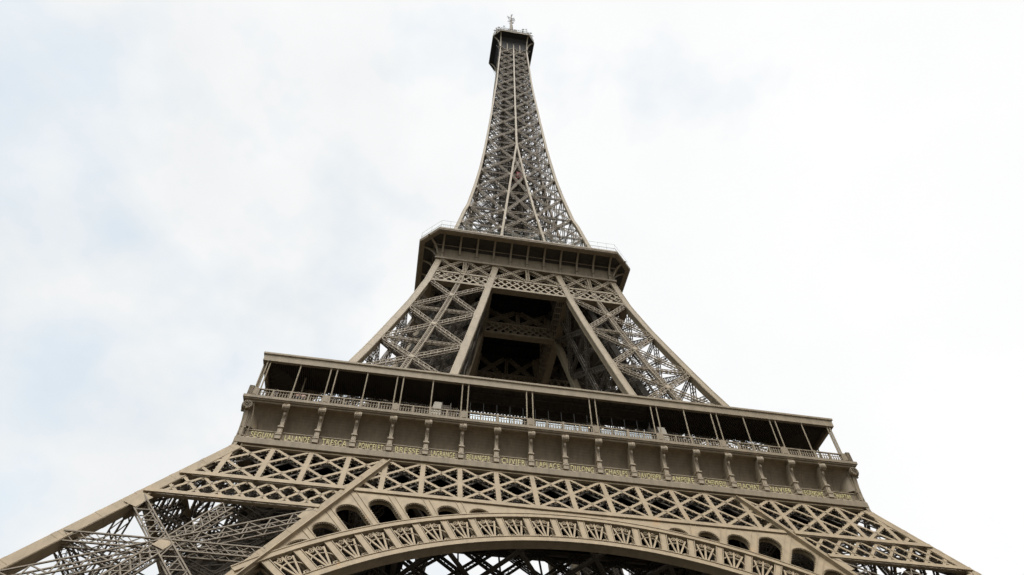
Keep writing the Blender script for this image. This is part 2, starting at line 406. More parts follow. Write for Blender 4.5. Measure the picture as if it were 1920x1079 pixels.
# inner belt between the inner faces of the legs, and wind bracing under the floor
ib = MB(); zt, zb = 52.3, 45.0
def FI(x, z, d=0): return Vector((x, -(ril(z)+.4), z))+Vector((0, d, 0))
for i in range(-6, 7):
    for sg in (-1, 1):
        for D in (0,):
            reg = [(-(ril(zt)+.5), zt), (ril(zt)+.5, zt), (ril(zb)+.5, zb), (-(ril(zb)+.5), zb)]
            c_ = clip((4.9*i, zt), (4.9*i+sg*7.3, zb), reg)
            if c_:
                lat(ib, FI(*c_[0], D), FI(*c_[1], D), .52, .4, (0, 1, 0), .15, .06, .9, 'w')
    if abs(4.9*i) < ril(zb): ib.bar(FI(4.9*i, zt), FI(4.9*i, zb), .16, .3)
for z in (zt, zb):
    for D in (0, 1.2): ib.bar(FI(-ril(z), z, D), FI(ril(z), z, D), .5, .5)
for k in range(-2, 3):                       # wind bracing from the outer belt to the inner one
    x = k*8.2
    for sg in (-1, 1):
        a = FL(x, 46.5, 1.2); b_ = FI(max(-17, min(17, x+sg*8.2)), 46.0); ib.bar(a, b_, .42, .3)
    if abs(k) == 2: lat(ib, FL(x, 51.5, 1.5), FI(x*.85, 52), .5, .7, (0, 0, 1), .14, .06, .9, 'wh')
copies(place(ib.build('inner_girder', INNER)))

# ------------------------------------------------------------------ decorated arch
CS = 9.4; RE, RI = 40.0, 35.55; DTH = 3.86; ARC = .55
def A(th, R, d=0):
    th = R_(th); x = R*math.sin(th); z = (CS+R*math.cos(th))/KK
    return FL(x, z, d)
ar = MB(); TH = np.arange(-46, 46.01, 1.0)
def ring(mb, R0, R1, d0, d1):
    V = []; n = len(TH)
    for th in TH: V += [A(th, R0, d0), A(th, R1, d0), A(th, R1, d1), A(th, R0, d1)]
    F = []
    for i in range(n-1):
        for j in range(4): F.append((i*4+j, i*4+(j+1) % 4, (i+1)*4+(j+1) % 4, (i+1)*4+j))
    F += [(0, 1, 2, 3), ((n-1)*4+3, (n-1)*4+2, (n-1)*4+1, (n-1)*4)]
    mb.poly(V, F)
for d in (-.16, ARC):
    ring(ar, RI, RI+.62, d, d+.14); ring(ar, RE-.62, RE, d, d+.14)
    ring(ar, RI+.60, RI+.67, d-.07, d+.1); ring(ar, RE-.67, RE-.60, d-.07, d+.1); ring(ar, RE-.06, RE+.04, d-.06, d+.1)
ring(ar, RI+.02, RI+.10, -.02, ARC+.02)
ring(ar, RE-.12, RE-.03, -.02, ARC+.02)
for k in range(-11, 12):
    for d in (-.02, ARC):
        a, b_ = A(k*DTH, RI+.6, d), A(k*DTH, RE-.6, d); ar.bar(a, b_, .46, .12, up=NIN)
        for e in (-1, 1):
            a, b_ = A(k*DTH+e*.45, RI+.6, d), A(k*DTH+e*.45, RE-.6, d); ar.bar(a, b_, .07, .2, up=NIN)
    a, b_ = A(k*DTH, RI+.6, ARC/2), A(k*DTH, RE-.6, ARC/2); ar.bar(a, b_, .08, ARC, up=NIN)
aro = place(ar.build('arch', STEEL))
# one scrollwork panel, then copies along the ring
def spiral(c, r0, turns, start, dirn, w=.085, d=.14):
    pts = []
    for i in range(int(turns*14)+1):
        a = start+dirn*2*math.pi*i/14; r = r0*(1-.82*i/(turns*14)); pts.append((c[0]+r*math.cos(a), c[1]+r*math.sin(a)))
    return pts
sc = MB()
def Q(u, v, d=0): return V3(u, d, v)      # u tangential, v radial from the lower to the upper ring flange
H = RE-RI-1.30
for uu in (0, -.78, .78):
    sc.bar(Q(uu*.12, .05), Q(uu, H*.88 if uu else H), .17, .12, up=(0, 1, 0))
pts = [Q(1.0*math.sin(a), H*.34+1.0*math.cos(a)) for a in np.linspace(-1.3, 1.3, 15)]
sc.ribbon(pts, .10, .12, (0, 1, 0))
for s in (-1, 1):
    sc.ribbon([Q(u, v) for u, v in spiral((s*.40, H*.84), .30, 1.5, math.pi/2, s)], .08, .14, (0, 1, 0))
    sc.ribbon([Q(u, v) for u, v in spiral((s*.66, .32), .30, 1.5, -math.pi/2, s)], .08, .14, (0, 1, 0))
    sc.ribbon([Q(s*.20, .05), Q(s*.42, .30), Q(s*.50, .54)], .07, .14, (0, 1, 0))
sc.bar(Q(-.95, .02), Q(.95, .02), .07, .16, up=(0, 1, 0)); sc.bar(Q(-.95, H-.02), Q(.95, H-.02), .07, .16, up=(0, 1, 0))
so = sc.build('scrollwork_panel', STEEL, aro)
first = True
for k in range(-11, 11):
    th = (k+.5)*DTH; p = A(th, RI+.65, .06); q = A(th, RI+1.65, .06); vz = (q-p).normalized(); vy = NIN; vx = vy.cross(vz)
    m_ = Matrix((vx, vy, vz)).transposed().to_4x4(); m_.translation = p
    o = so if first else so.copy()
    if not first: COL.objects.link(o); o.parent = aro
    first = False; o.matrix_local = m_
# spandrel plate with arched openings between the ring, the belt and the columns
sp_ = MB()
def rtop(th):
    t_ = R_(abs(th)); c_, s_ = math.cos(t_), math.sin(t_)
    r1 = (45.2*KK-CS)/c_
    # column inner edge: x = ril(z): R s = 18.95+(51-z)*SL, z=(CS+R c)/KK
    r2 = (18.70+51*SL-CS*SL/KK+.05)/(s_+c_*SL/KK)
    return min(r1, r2)
OPN = [(13.9, 41.2), (18.0, 42.0), (21.9, 42.96), (25.9, 44.35), (30.0, 44.35), (34.0, 42.4), (37.9, 40.8)]; HW = 1.52
def ropen(th, k=None):
    a = abs(th)
    for kk, (c_, RT) in enumerate(OPN):
        if (k is None or k == kk) and abs(a-c_) < HW:
            hgt = min(1.35, RT-RE); return RT-hgt*(1-math.sqrt(max(0, 1-((a-c_)/HW)**2)))
    return None
ths = sorted(set([round(x, 4) for x in np.arange(0, 44, .13)]+[round(c_+s_*HW+e, 4) for c_, _ in OPN for s_ in (-1, 1) for e in (-.003, .003)]))
for sgn in (-1, 1):
    for d in (0.0, ARC-.05):
        V = []; F = []
        for th in ths:
            lo_ = ropen(th) or RE-.1; hi = max(rtop(th), lo_+.02)
            V += [A(sgn*th, lo_, d), A(sgn*th, hi, d), A(sgn*th, hi, d+.07), A(sgn*th, lo_, d+.07)]
        for i in range(len(ths)-1):
            for j in range(4): F.append((i*4+j, i*4+(j+1) % 4, (i+1)*4+(j+1) % 4, (i+1)*4+j))
        sp_.poly(V, F)
    for (c0, _), (c1, _) in zip(OPN[:-1], OPN[1:]):      # stiffeners on the piers between the openings
        th = (c0+c1)/2
        for e in (-.36, .36): sp_.bar(A(sgn*(th+e), RE, -.03), A(sgn*(th+e), rtop(th+e), -.03), .045, .06, up=NIN)
    for k, (cc, RT) in enumerate(OPN):
        c = [A(sgn*(cc-HW), RE, .1)]+[A(sgn*(cc+u*HW*.999), max(ropen(cc+u*HW*.999, k) or RE, RE), .1) for u in np.sin(np.linspace(-math.pi/2, math.pi/2, 17))]+[A(sgn*(cc+HW), RE, .1)]
        cen = A(sgn*cc, (RE+RT)/2, .1)
        for p, q in zip(c[:-1], c[1:]):
            L = (q-p).length
            if L < .02: continue
            n = max(1, int(L/.36)); dd = (q-p)/n
            sp_.bar(p, q, .07, .2, up=NIN); sp_.bar(p+NIN*(ARC-.15), q+NIN*(ARC-.15), .07, .15, up=NIN)
            for i in range(n):
                a = p+dd*i; b_ = a+dd
                sp_.bar(a, b_+NIN*(ARC-.2), .06, .06); sp_.bar(a+NIN*(ARC-.2), b_, .06, .06)
                sp_.bar(a, a+(cen-a).normalized()*.13, .085, .085, up=NIN)
sp_.build('spandrel_plate', STEEL, aro)
copies(aro)

# ------------------------------------------------------------------ first floor: deck, frieze, consoles, names
dk = MB()
def ringslab(mb, ro_, ri_, z0, z1):
    for k in range(4):
        c_, s_ = (math.cos(k*math.pi/2), math.sin(k*math.pi/2))
        def rr(x, y, z): return (x*c_-y*s_, x*s_+y*c_, z)
        f = [rr(-ro_, -ro_, z0), rr(ro_, -ro_, z0), rr(ri_, -ri_, z0), rr(-ri_, -ri_, z0)]
        mb.prism(f, (0, 0, z1-z0))
ringslab(dk, 32.8, 16.2, 53.2, 57.45)
for i in range(-17, 18):                      # joists under the deck
    x = i*1.95
    if 16.3 < abs(x) < 32.7: dk.bar((x, -32.6, 53.0), (x, 32.6, 53.0), .12, .5)
    elif abs(x) <= 16.3:
        for s in (-1, 1): dk.bar((x, s*32.6, 53.0), (x, s*16.3, 53.0), .12, .5)
    for s in (-1, 1):
        if abs(i) < 16: dk.bar((-32.5, s*17+s*abs(i), 52.85), (32.5, s*17+s*abs(i), 52.85), .14, .4)
ringslab(dk, 34.6, 33.0, 57.46, 57.75)
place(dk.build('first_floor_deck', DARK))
fz = MB()
def strip(mb, prof, x0f, x1f, closed=False):   # prof (r, z) list lofted along x between mitred ends
    V = []; F = []; n = len(prof)
    for r, z in prof: V += [(-x0f(r), -r, z)]
    for r, z in prof: V += [(x1f(r), -r, z)]
    for i in range(n if closed else n-1): j = (i+1) % n; F.append((i, j, n+j, n+i))
    mb.poly(V, F)
idf = lambda r: r
strip(fz, [(35.0, 56.75), (35.12, 56.8), (35.12, 56.95), (35.3, 57.0), (35.3, 57.1), (35.42, 57.15), (35.42, 57.5), (33.0, 57.5), (33.0, 56.75)], idf, idf, True)   # cornice
strip(fz, [(34.7, 51.56), (34.8, 51.58), (34.8, 52.25), (34.68, 52.38), (34.62, 52.5), (34.3, 52.5), (33.2, 52.4), (33.2, 51.5)], idf, idf, True)            # lower band
strip(fz, [(34.22, 52.5), (34.34, 53.5), (34.42, 53.52), (34.42, 53.62), (34.1, 53.64), (33.2, 53.6), (33.2, 52.5)], idf, idf, True)                          # name band
cove = [(33.05, 53.6)]+[(33.05+1.88*(1-math.cos(a)), 53.6+3.2*math.sin(a)) for a in np.linspace(.12, math.pi/2, 12)]
strip(fz, cove, idf, idf)
for i in range(-9, 9):                          # panel seam at mid bay, rivets under the names
    x = SP*(i+.5)
    for (r0, z0), (r1, z1) in zip(cove[:-1], cove[1:]): fz.bar((x, -r0-.01, z0), (x, -r1-.01, z1), .05, .05, up=(0, 1, 0))
    for j in range(5): fz.bar((x-1.4+j*.7, -34.66, 52.46), (x-1.4+j*.7, -34.66, 52.56), .34, .08)
    fz.bar((x-1.55, -34.42, 52.62), (x+1.55, -34.42, 52.62), .05, .05)
fzo = place(fz.build('gallery_frieze', STEELF))
# curved corner flare at each end of the gallery
cf = MB(); prof = [(35.05, 56.7), (34.85, 55.6), (34.74, 54.4), (34.70, 53.2), (34.72, 52.0), (34.86, 50.6), (35.2, 49.5), (35.75, 48.4), (36.45, 47.1), (37.1, 45.7)]
for (ra, za), (rb, zb2) in zip(prof[:-1], prof[1:]):
    for q_ in (0, 1):
        w = .42
        pa = [(-ra, -ra, za), (-ra+w, -ra, za), (-rb+w, -rb, zb2), (-rb, -rb, zb2)]
        if q_: pa = [(y, x, z) for x, y, z in pa]
        cf.prism(pa, (0, .06, 0) if not q_ else (.06, 0, 0))
    cf.bar((-ra+.05, -ra+.05, za), (-rb+.05, -rb+.05, zb2), .16, .16)
    cf.bar((-ra+.9, -max(ra-.1, 0), za), (-rb+.9, -rb+.1, zb2), .07, .1)
for za, r in ((52.6, 34.7), (53.6, 34.7)):
    cf.box(-r-.02, -r+.6, -r-.02, -r+.2, za-.06, za+.06); cf.box(-r-.02, -r+.2, -r-.02, -r+.6, za-.06, za+.06)
V = []
for r, z in [(34.2, 53.6), (34.2, 55), (34.25, 56.7)]: V.append((r, z))
NZ, NT = 10, 8; V = []; F = []
for i in range(NZ+1):                             # concave end piece between the last bay and the corner
    a = .12+(math.pi/2-.12)*i/NZ; z = 53.55+3.25*math.sin(a); rc = 33.02+1.88*(1-math.cos(a)); ro_ = 34.45+.45*(i/NZ)
    for j in range(NT+1):
        t_ = j/NT*math.pi/2; V.append((-(32.6+1.95*math.sin(t_)), -(rc+(ro_-rc)*(1-math.cos(t_))), z))
for i in range(NZ):
    for j in range(NT): F.append((i*(NT+1)+j, i*(NT+1)+j+1, (i+1)*(NT+1)+j+1, (i+1)*(NT+1)+j))
cf.poly(V, F); cf.poly([(y, x, z) for x, y, z in V], [f[::-1] for f in F])
cf.box(-34.6, -34.2, -34.6, -34.2, 52.5, 56.8)
for ax in (0, 1):                                # corner volutes
    pts = []
    for i in range(34):
        a = -math.pi/2+2*math.pi*i/14; r = .52*(1-.85*i/34); u = -34.72+r*math.cos(a); v = 56.28+r*math.sin(a); pts.append((u, -35.12, v) if ax == 0 else (-35.12, u, v))
    cf.ribbon(pts, .13, .3, (0, 1, 0) if ax == 0 else (1, 0, 0))
    c0 = V3(-34.72, -34.7, 56.28) if ax == 0 else V3(-34.7, -34.72, 56.28)
    d_ = V3(0, -.4, 0) if ax == 0 else V3(-.4, 0, 0)
    cf.tube([c0, c0+d_], .5, 16)
copies(place(cf.build('corner_flare', STEELF)))
# console bracket
cn = MB()
cn.box(-.36, .36, -34.86, -34.2, 52.45, 53.02); cn.box(-.42, .42, -34.92, -34.2, 52.95, 53.08)
cn.box(-.31, .31, -34.78, -34.2, 53.08, 53.95); cn.box(-.15, .15, -34.83, -34.7, 53.2, 53.75)
cn.box(-.40, .40, -34.90, -34.0, 53.95, 54.05); cn.box(-.35, .35, -34.84, -34.0, 54.05, 54.18)
prev = None
for z, r in ((54.18, 34.68), (54.8, 34.66), (55.4, 34.72), (56.0, 34.9), (56.5, 35.05)):
    if prev: 
        cn.bar((0, -(prev[1]-.35), prev[0]), (0, -(r-.35), z), .44, .7, up=(0, 1, 0))
        for e in (-.2, .2): cn.bar((e, -(prev[1]+.01), prev[0]), (e, -(r+.01), z), .07, .08, up=(0, 1, 0))
        cn.bar((0, -(prev[1]-.8), prev[0]), (0, -(r-.8), z), .2, 1.2, up=(0, 1, 0))
    prev = (z, r)
cn.tube([(-.17, -35.0, 56.3), (.17, -35.0, 56.3)], .42, 18)
for e in (-.2, .2): cn.ribbon([(e, -35.0+.42*(1-.8*i/22)*math.cos(i*2*math.pi/12), 56.3+.42*(1-.8*i/22)*math.sin(i*2*math.pi/12)) for i in range(23)], .07, .08, (1, 0, 0))
for e in (-.30, -.15, 0, .15, .30):              # acanthus leaf lobes wrapping the volute
    cn.tube([(e*(1+.35*math.sin(a*.9)), -35.0-.47*math.sin(a+.4), 56.3+.47*math.cos(a+.4)) for a in np.linspace(-.5, 2.3, 9)], [.05, .08, .11, .13, .13, .12, .10, .07, .03], 7)
cn.tube([(0, -34.96, 55.75), (0, -35.02, 55.45), (0, -34.9, 55.2)], [.2, .13, .03], 7)
cno = cn.build('console', STEELC, fzo, (-8*SP, 0, 0)); cno.scale = (.8, 1, 1)
for i in range(-7, 9):
    o = cno.copy(); COL.objects.link(o); o.parent = fzo; o.location = (i*SP, 0, 0)
NAMES = 'SEGUIN LALANDE TRESCA PONCELET BRESSE LAGRANGE BELANGER CUVIER LAPLACE DULONG CHASLES LAVOISIER AMPERE CHEVREUL FLACHAT NAVIER LEGENDRE CHAPTAL'.split()
for i, nm in enumerate(NAMES):
    cu = bpy.data.curves.new('txt', 'FONT'); cu.body = nm; cu.size = .90; cu.extrude = .03; cu.offset = .006; cu.align_x = 'CENTER'; cu.space_character = 1.2
    to = bpy.data.objects.new('txt', cu); COL.objects.link(to); bpy.context.view_layer.update()
    me = bpy.data.meshes.new_from_object(to.evaluated_get(bpy.context.evaluated_depsgraph_get())); bpy.data.objects.remove(to); bpy.data.curves.remove(cu)
    me.name = 'name_inscription'; me.materials.clear(); me.materials.append(GOLD)
    o = bpy.data.objects.new('name_inscription', me); COL.objects.link(o); o.parent = fzo
    wdt = o.dimensions.x or 1; xs_ = [v.co.x for v in me.vertices]; wd = max(xs_)-min(xs_); sx = min(1.05, (2.25 if i in (0, 17) else 2.55)/wd)
    o.scale = (sx, 1, 1); o.location = (SP*(i-8.5)+(.22 if i == 0 else -.22 if i == 17 else 0), -34.33, 52.74); o.rotation_euler = (R_(90+6.5), 0, 0)
    o['label'] = 'gilded raised letters reading '+nm; o['front_only'] = 1
copies(fzo)
for o in bpy.data.objects:
    if 'front_only' in o: del o['front_only']

# balustrade
ba = MB(); RB = 34.95; L = RB-.15
ba.box(-L, L, -RB-.09, -RB+.09, 58.70, 58.82); ba.box(-L, L, -RB-.06, -RB+.06, 57.62, 57.72); ba.box(-L, L, -RB-.04, -RB+.04, 58.34, 58.39)
nb_ = int(2*L/.30)
for i in range(nb_+1):
    x = -L+2*L*i/nb_; ba.bar((x, -RB, 57.7), (x, -RB, 58.36), .085, .085); ba.bar((x, -RB, 58.36), (x, -RB, 58.70), .05, .05)
    ba.bar((x, -RB, 57.95), (x, -RB, 58.1), .13, .13)
for i in range(-18, 19):
    x = SP*i/2; ww = .17 if i % 2 else .24
    ba.box(x-ww/2, x+ww/2, -RB-.1, -RB+.1, 57.5, 58.9 if not i % 2 else 58.8)
for i in range(-9, 10, 2):
    ba.box(SP*i-.42, SP*i+.42, -RB-.13, -RB+.13, 57.5, 58.8)
    ba.box(SP*i-.22, SP*i+.22, -RB-.17, -RB+.17, 57.85, 58.4)
for s in (-1, 1): ba.box(s*RB-.25, s*RB+.25, -RB-.25, -RB+.25, 57.5, 59.0)
copies(place(ba.build('balustrade', STEELF)))
# canopy
cp = MB(); ZC = 64.4
strip(cp, [(35.13, ZC), (35.13, ZC-.25), (34.98, ZC-.35), (34.98, ZC-1.2), (34.6, ZC-1.2), (34.6, ZC-.15), (29.6, ZC-.15), (29.6, ZC)], idf, idf, True)
cpo = place(cp.build('gallery_canopy', STEELU))
sl = MB()
x = -34.4
while x < 34.4:
    yi = -max(29.7, abs(x)+.0) if abs(x) > 29.7 else -29.7
    if not (abs(x) < 11.4) and -34.5 < yi: sl.bar((x, -34.55, ZC-.62), (x, yi, ZC-.62), .09, .16)
    x += .23
sl.box(-34.5, 34.5, -34.55, -29.7, ZC-.42, ZC-.36)
for y in (-33, -31.4, -30): sl.box(-11.4, 11.4, y-.06, y+.06, ZC-.75, ZC-.45)
for i in range(-12, 13): sl.box(i*.95-.04, i*.95+.04, -34.5, -29.7, ZC-.6, ZC-.45)
sl.build('slatted_soffit', INNER, cpo)
def post(x, y=-34.8, w=.16):
    m_ = MB(); m_.tube([(0, 0, 57.5), (0, 0, ZC-1.1)], w/2, 8); m_.tube([(0, 0, 57.5), (0, 0, 59.0)], w*.7, 8); m_.tube([(0, 0, ZC-1.3), (0, 0, ZC-1.1)], w*.9, 8)
    return m_.build('canopy_post', STEELU, cpo, (x, y, 0))
p0 = None
def addpost(x, y, s=1):
    global p0
    if p0 is None: p0 = post(x, y); return
    o = p0.copy(); COL.objects.link(o); o.parent = cpo; o.location = (x, y, 0)
for i in range(-8, 9):
    if i % 2:
        addpost(SP*i-.36, -34.8); addpost(SP*i+.36, -34.8)
    elif abs(i) >= 4: addpost(SP*i, -34.8)
for s in (-1, 1): addpost(s*34.4, -34.8); addpost(s*34.75, -34.1)
for i in range(-8, 9, 2):
    if abs(i) >= 4: addpost(SP*i+1.9, -30.2)
copies(cpo)

MIR = mat('sky_reflecting_glass', (.42, .46, .48), .18, .04, 3, metal=.85)
for i in (-2, 0, 2):
    m_ = MB(); m_.box(SP*i-3.1, SP*i+3.1, -34.32, -34.28, 58.72, 59.12); m_.box(SP*i-3.1, SP*i+3.1, -34.31, -34.29, 57.6, 58.70); o = place(m_.build('glass_screen', MIR))
    m_ = MB()
    for j in range(5): x = SP*i-3.1+j*1.55; m_.box(x-.03, x+.03, -34.38, -34.27, 57.5, 60.9)
    m_.build('screen_frame', DARK, o)
m_ = MB(); m_.box(-11.3, 11.3, -29.6, -21.5, 57.46, 63.7)
for j in range(-7, 8): m_.box(j*1.6-.05, j*1.6+.05, -29.7, -29.6, 57.5, 63.7)
place(m_.build('glazed_pavilion', GLASSD))
# ------------------------------------------------------------------ girder ring near the second floor
g2 = MB()
def FU(x, z, d=0): return Vector((x, -ru(z)+.2+d, z))
def FUi(x, z, d=0): return Vector((x, -riu(z)-1.0+d, z))
for F_, rr_, lim in ((FU, ru, None), (FUi, ru, None)):
    zt, zb = 106.7, 103.2
    segs = [(-ru(zb), -riu(zb)-1.3), (-riu(zb), riu(zb)), (riu(zb)+1.3, ru(zb))] 
    for D in (0, 1.1):
        for z in (zt, zb): g2.bar(F_(-rr_(z)+.5, z, D-.12), F_(rr_(z)-.5, z, D-.12), .42, .16, up=(0, 1, 0))
        i = -16
        while i <= 16:
            for sg in (-1, 1):
                reg = [(-ru(zt)+.6, zt), (ru(zt)-.6, zt), (ru(zb)-.6, zb), (-ru(zb)+.6, zb)]
                c_ = clip((i*1.45, zt), (i*1.45+sg*2.9, zb), reg)
                if c_: g2.bar(F_(*c_[0], D), F_(*c_[1], D), .24, .1, up=(0, 1, 0))
            i += 1
    for z in (zt, zb): g2.bar(F_(-rr_(z)+.6, z-.15, .5), F_(rr_(z)-.6, z-.15, .5), .06, 1.1, up=(0, 1, 0))
    # top row: M shaped bracing between the belt and the platform
    z0, z1 = 106.9, 111.3
    for xa, xb in ((-ru(109)+1, -riu(109)-1.3), (-riu(109)-.1, riu(109)+.1), (riu(109)+1.3, ru(109)-1)):
        xm = (xa+xb)/2; q = (xb-xa)*.23
        for a, b_ in (((xa, z0), (xm-.6, z1)), ((xa+.3, z1), (xm-q*.2, z0)), ((xb, z0), (xm+.6, z1)), ((xb-.3, z1), (xm+q*.2, z0)), ((xm, z0), (xm, z1))):
            lat(g2, F_(*a), F_(*b_), .55, .6, (0, 1, -.2), .1, .07, .5, 'xh')
copies(place(g2.build('upper_girder', STEELU)))

# ------------------------------------------------------------------ second platform
Z2, H2, C2 = 116.7, 20.9, 3.56
def octa(h, c): return [(-h+c, -h), (h-c, -h), (h, -h+c), (h, h-c), (h-c, h), (-h+c, h), (-h, h-c), (-h, -h+c)]
def loft(mb, rings, capb=True, capt=True):
    n = len(rings[0][0]); V = []; F = []
    for pts, z in rings: V += [(x, y, z) for x, y in pts]
    for i in range(len(rings)-1):
        for j in range(n): F.append((i*n+j, i*n+(j+1) % n, (i+1)*n+(j+1) % n, (i+1)*n+j))
    if capb: F.append(tuple(range(n-1, -1, -1)))
    if capt: F.append(tuple((len(rings)-1)*n+j for j in range(n)))
    mb.poly(V, F)
p2 = MB()
loft(p2, [(octa(16.6, .05), 111.36), (octa(17.45, .05), 111.35), (octa(17.55, .05), 111.42), (octa(17.55, .05), 111.85), (octa(17.3, .05), 111.95)], False, False)
loft(p2, [(octa(17.15, .05), 111.9), (octa(17.2, .06), 114.3), (octa(17.28, .12), 115.0)], False, False)
loft(p2, [(octa(H2-.25, C2-.1), 115.9), (octa(H2-.02, C2-.05), 116.0), (octa(H2-.02, C2-.05), 116.25), (octa(H2+.05, C2), 116.3), (octa(H2+.05, C2), Z2), (octa(H2-.1, C2), Z2+.05)])
for k in range(4):
    c_, s_ = math.cos(k*math.pi/2), math.sin(k*math.pi/2)
    for j in range(-10, 11):                       # wall panel seams and the horizontal angle
        x = j*3.44/2; p2.bar((x*c_+17.2*s_, x*s_-17.2*c_, 111.9), (x*c_+17.24*s_, x*s_-17.24*c_, 113.4), .05, .06, up=(c_*0+s_, -c_, 0))
    a = (-17.9*c_+18.0*s_, -17.9*s_-18.0*c_, 114.95); b_ = (17.9*c_+18.0*s_, 17.9*s_-18.0*c_, 114.95); p2.bar(a, b_, .12, .1)
p2o = place(p2.build('second_platform', STEELF))
m_ = MB(); loft(m_, [(octa(17.26, .12), 114.85), (octa(17.5, .4), 115.3), (octa(17.9, .8), 115.6), (octa(18.7, 1.7), 115.85), (octa(20.6, 3.3), 115.93)], False, True)
for k in range(4):
    c_, s_ = math.cos(k*math.pi/2), math.sin(k*math.pi/2)
    for r in (18.6,): m_.bar((-r*c_+r*s_+2*c_, -r*s_-r*c_+2*s_, 115.86), (r*c_+r*s_-2*c_, r*s_-r*c_-2*s_, 115.84), .07, .1)
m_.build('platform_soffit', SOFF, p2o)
# its ribs
def rib2(): 
    m_ = MB(); prev = None
    for t_ in np.linspace(0, 1, 12):
        a = t_*math.pi/2; r = 17.35+3.2*(1-math.cos(a)) if t_ > 0 else 17.35; z = 112.6+3.35*math.sin(a)
        p = (0, -r, z)
        if prev: m_.bar(prev, p, .36, .16, up=(0, 1, 0)); m_.bar((0, prev[1]+.3, prev[2]+.1), (0, p[1]+.3, p[2]+.1), .07, .55, up=(0, 1, 0))
        prev = p
    m_.bar((0, -17.35, 111.9), (0, -17.35, 112.7), .34, .2, up=(0, 1, 0))
    m_.bar((0, -17.45, 113.05), (0, -17.45, 113.12), .4, .3)
    return m_
r0 = rib2().build('platform_rib', STEELF, p2o)
first = True
for k in range(4):
    for j in range(-5, 6):
        o = r0 if first else r0.copy()
        if not first: COL.objects.link(o); o.parent = p2o
        first = False; c_, s_ = math.cos(k*math.pi/2), math.sin(k*math.pi/2)
        o.location = (j*3.26*c_, j*3.26*s_, 0); o.rotation_euler = (0, 0, k*math.pi/2)
    for dx in (0,):
        o = r0.copy(); COL.objects.link(o); o.parent = p2o; o.rotation_euler = (0, 0, k*math.pi/2-math.pi/4); o.location = (0, 0, 0)
        q = (17.15-17.35/1.0)*1.0
        c45 = math.cos(k*math.pi/2-math.pi/4); s45 = math.sin(k*math.pi/2-math.pi/4); dsh = 17.2*math.sqrt(2)-17.45
        o.location = (s45*dsh, -c45*dsh, 0)
un = MB()                                           # joists below the second floor
un.box(-16.6, 16.6, -16.6, 16.6, 112.2, 112.6)
for i in range(-16, 17):
    un.box(i*1.0-.06, i*1.0+.06, -16.5, 16.5, 111.75, 112.2)
    if i % 3 == 0: un.box(-16.5, 16.5, i*1.0-.1, i*1.0+.1, 111.5, 112.2)
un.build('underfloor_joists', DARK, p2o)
# railings, wire fence and upper deck of the second floor
rf = MB()
oc = octa(H2-.2, C2)
for i in range(8):
    a, b_ = Vector((*oc[i], 0)), Vector((*oc[(i+1) % 8], 0)); L_ = (b_-a).length; n = max(2, int(L_/1.7))
    for z, w in ((117.9, .05), (119.3, .03)): rf.bar(a+V3(0, 0, z), b_+V3(0, 0, z), w)
    for j in range(n): p = a+(b_-a)*j/n; rf.bar(p+V3(0, 0, Z2), p+V3(0, 0, 119.3), .035)
    for j in range(int(L_/.35)): p = a+(b_-a)*j/int(L_/.35); rf.bar(p+V3(0, 0, Z2), p+V3(0, 0, 117.9), .025)
rfo = place(rf.build('wire_railing', MESHM))
ud = MB(); h = 15.6
ringslab(ud, h, 9.0, 120.2, 120.45)
for k in range(4):
    c_, s_ = math.cos(k*math.pi/2), math.sin(k*math.pi/2)
    def rr(x, y, z): return V3(x*c_-y*s_, x*s_+y*c_, z)
    for z, w in ((120.6, .22), (121.5, .08), (122.3, .06)): ud.bar(rr(-h, -h, z), rr(h, -h, z), w, w)
    n = 60
    for j in range(n): x = -h+2*h*j/n; ud.bar(rr(x, -h, 120.3), rr(x+.5, -h, 122.3), .035); ud.bar(rr(x+.5, -h, 120.3), rr(x, -h, 122.3), .035)
    for j in range(14): x = -h+2*h*j/14; ud.bar(rr(x, -h, 116.7), rr(x, -h, 122.4), .12)
    for j in range(9):
        x = -12+j*3.; ud.bar(rr(x, -13.5, 116.7), rr(x, -13.5, 118.3+rng.random()), 1.6+rng.random(), 1.2)
place(ud.build('upper_deck', MESHM))

# ------------------------------------------------------------------ spire above the second floor
zn = [116.7, 121, 130.6, 140, 151, 161.6, 171.8, 181.7, 191.5, 200.7, 210, 219, 227.3, 234.9, 241.8, 248.2, 254.5, 260.6, 267.5]
cc_ = MB(); ic_ = [MB(), MB()]; mc_ = MB(); sb = MB(); si = MB()
def wc(z): return float(np.interp(z, [116, 181, 267], [.80, .58, .42]))
def xi(z): return max(0., 4.55*(181.7-z)/54.7)
def FS(x, z, d=0): return Vector((x, -rs(z)+wc(z)/2+d, z))
zf = list(np.linspace(116.7, 268, 40))
for a, b_ in zip(zf[:-1], zf[1:]):
    cc_.bar(FS(-rs(a)+wc(a)/2, a), FS(-rs(b_)+wc(b_)/2, b_), wc(a), wc(a), up=(0, 1, 0))
    for e in (-.42, .42): cc_.bar(FS(-rs(a)+wc(a)/2+e*wc(a), a, -wc(a)/2-.02), FS(-rs(b_)+wc(b_)/2+e*wc(b_), b_, -wc(b_)/2-.02), .07, .08, up=(0, 1, 0))
    if a < 181.5:
        bb = min(b_, 181.7)
        for s in (-1, 1): ic_[s > 0].bar(FS(s*xi(a), a, -.02), FS(s*xi(bb), bb, -.02), .50, .5, up=(0, 1, 0))
    if b_ > 181: 
        aa = max(a, 180.0); mc_.bar(FS(0, aa, -.06), FS(0, b_, -.06), 1.0*wc(b_), .45, up=(0, 1, 0))
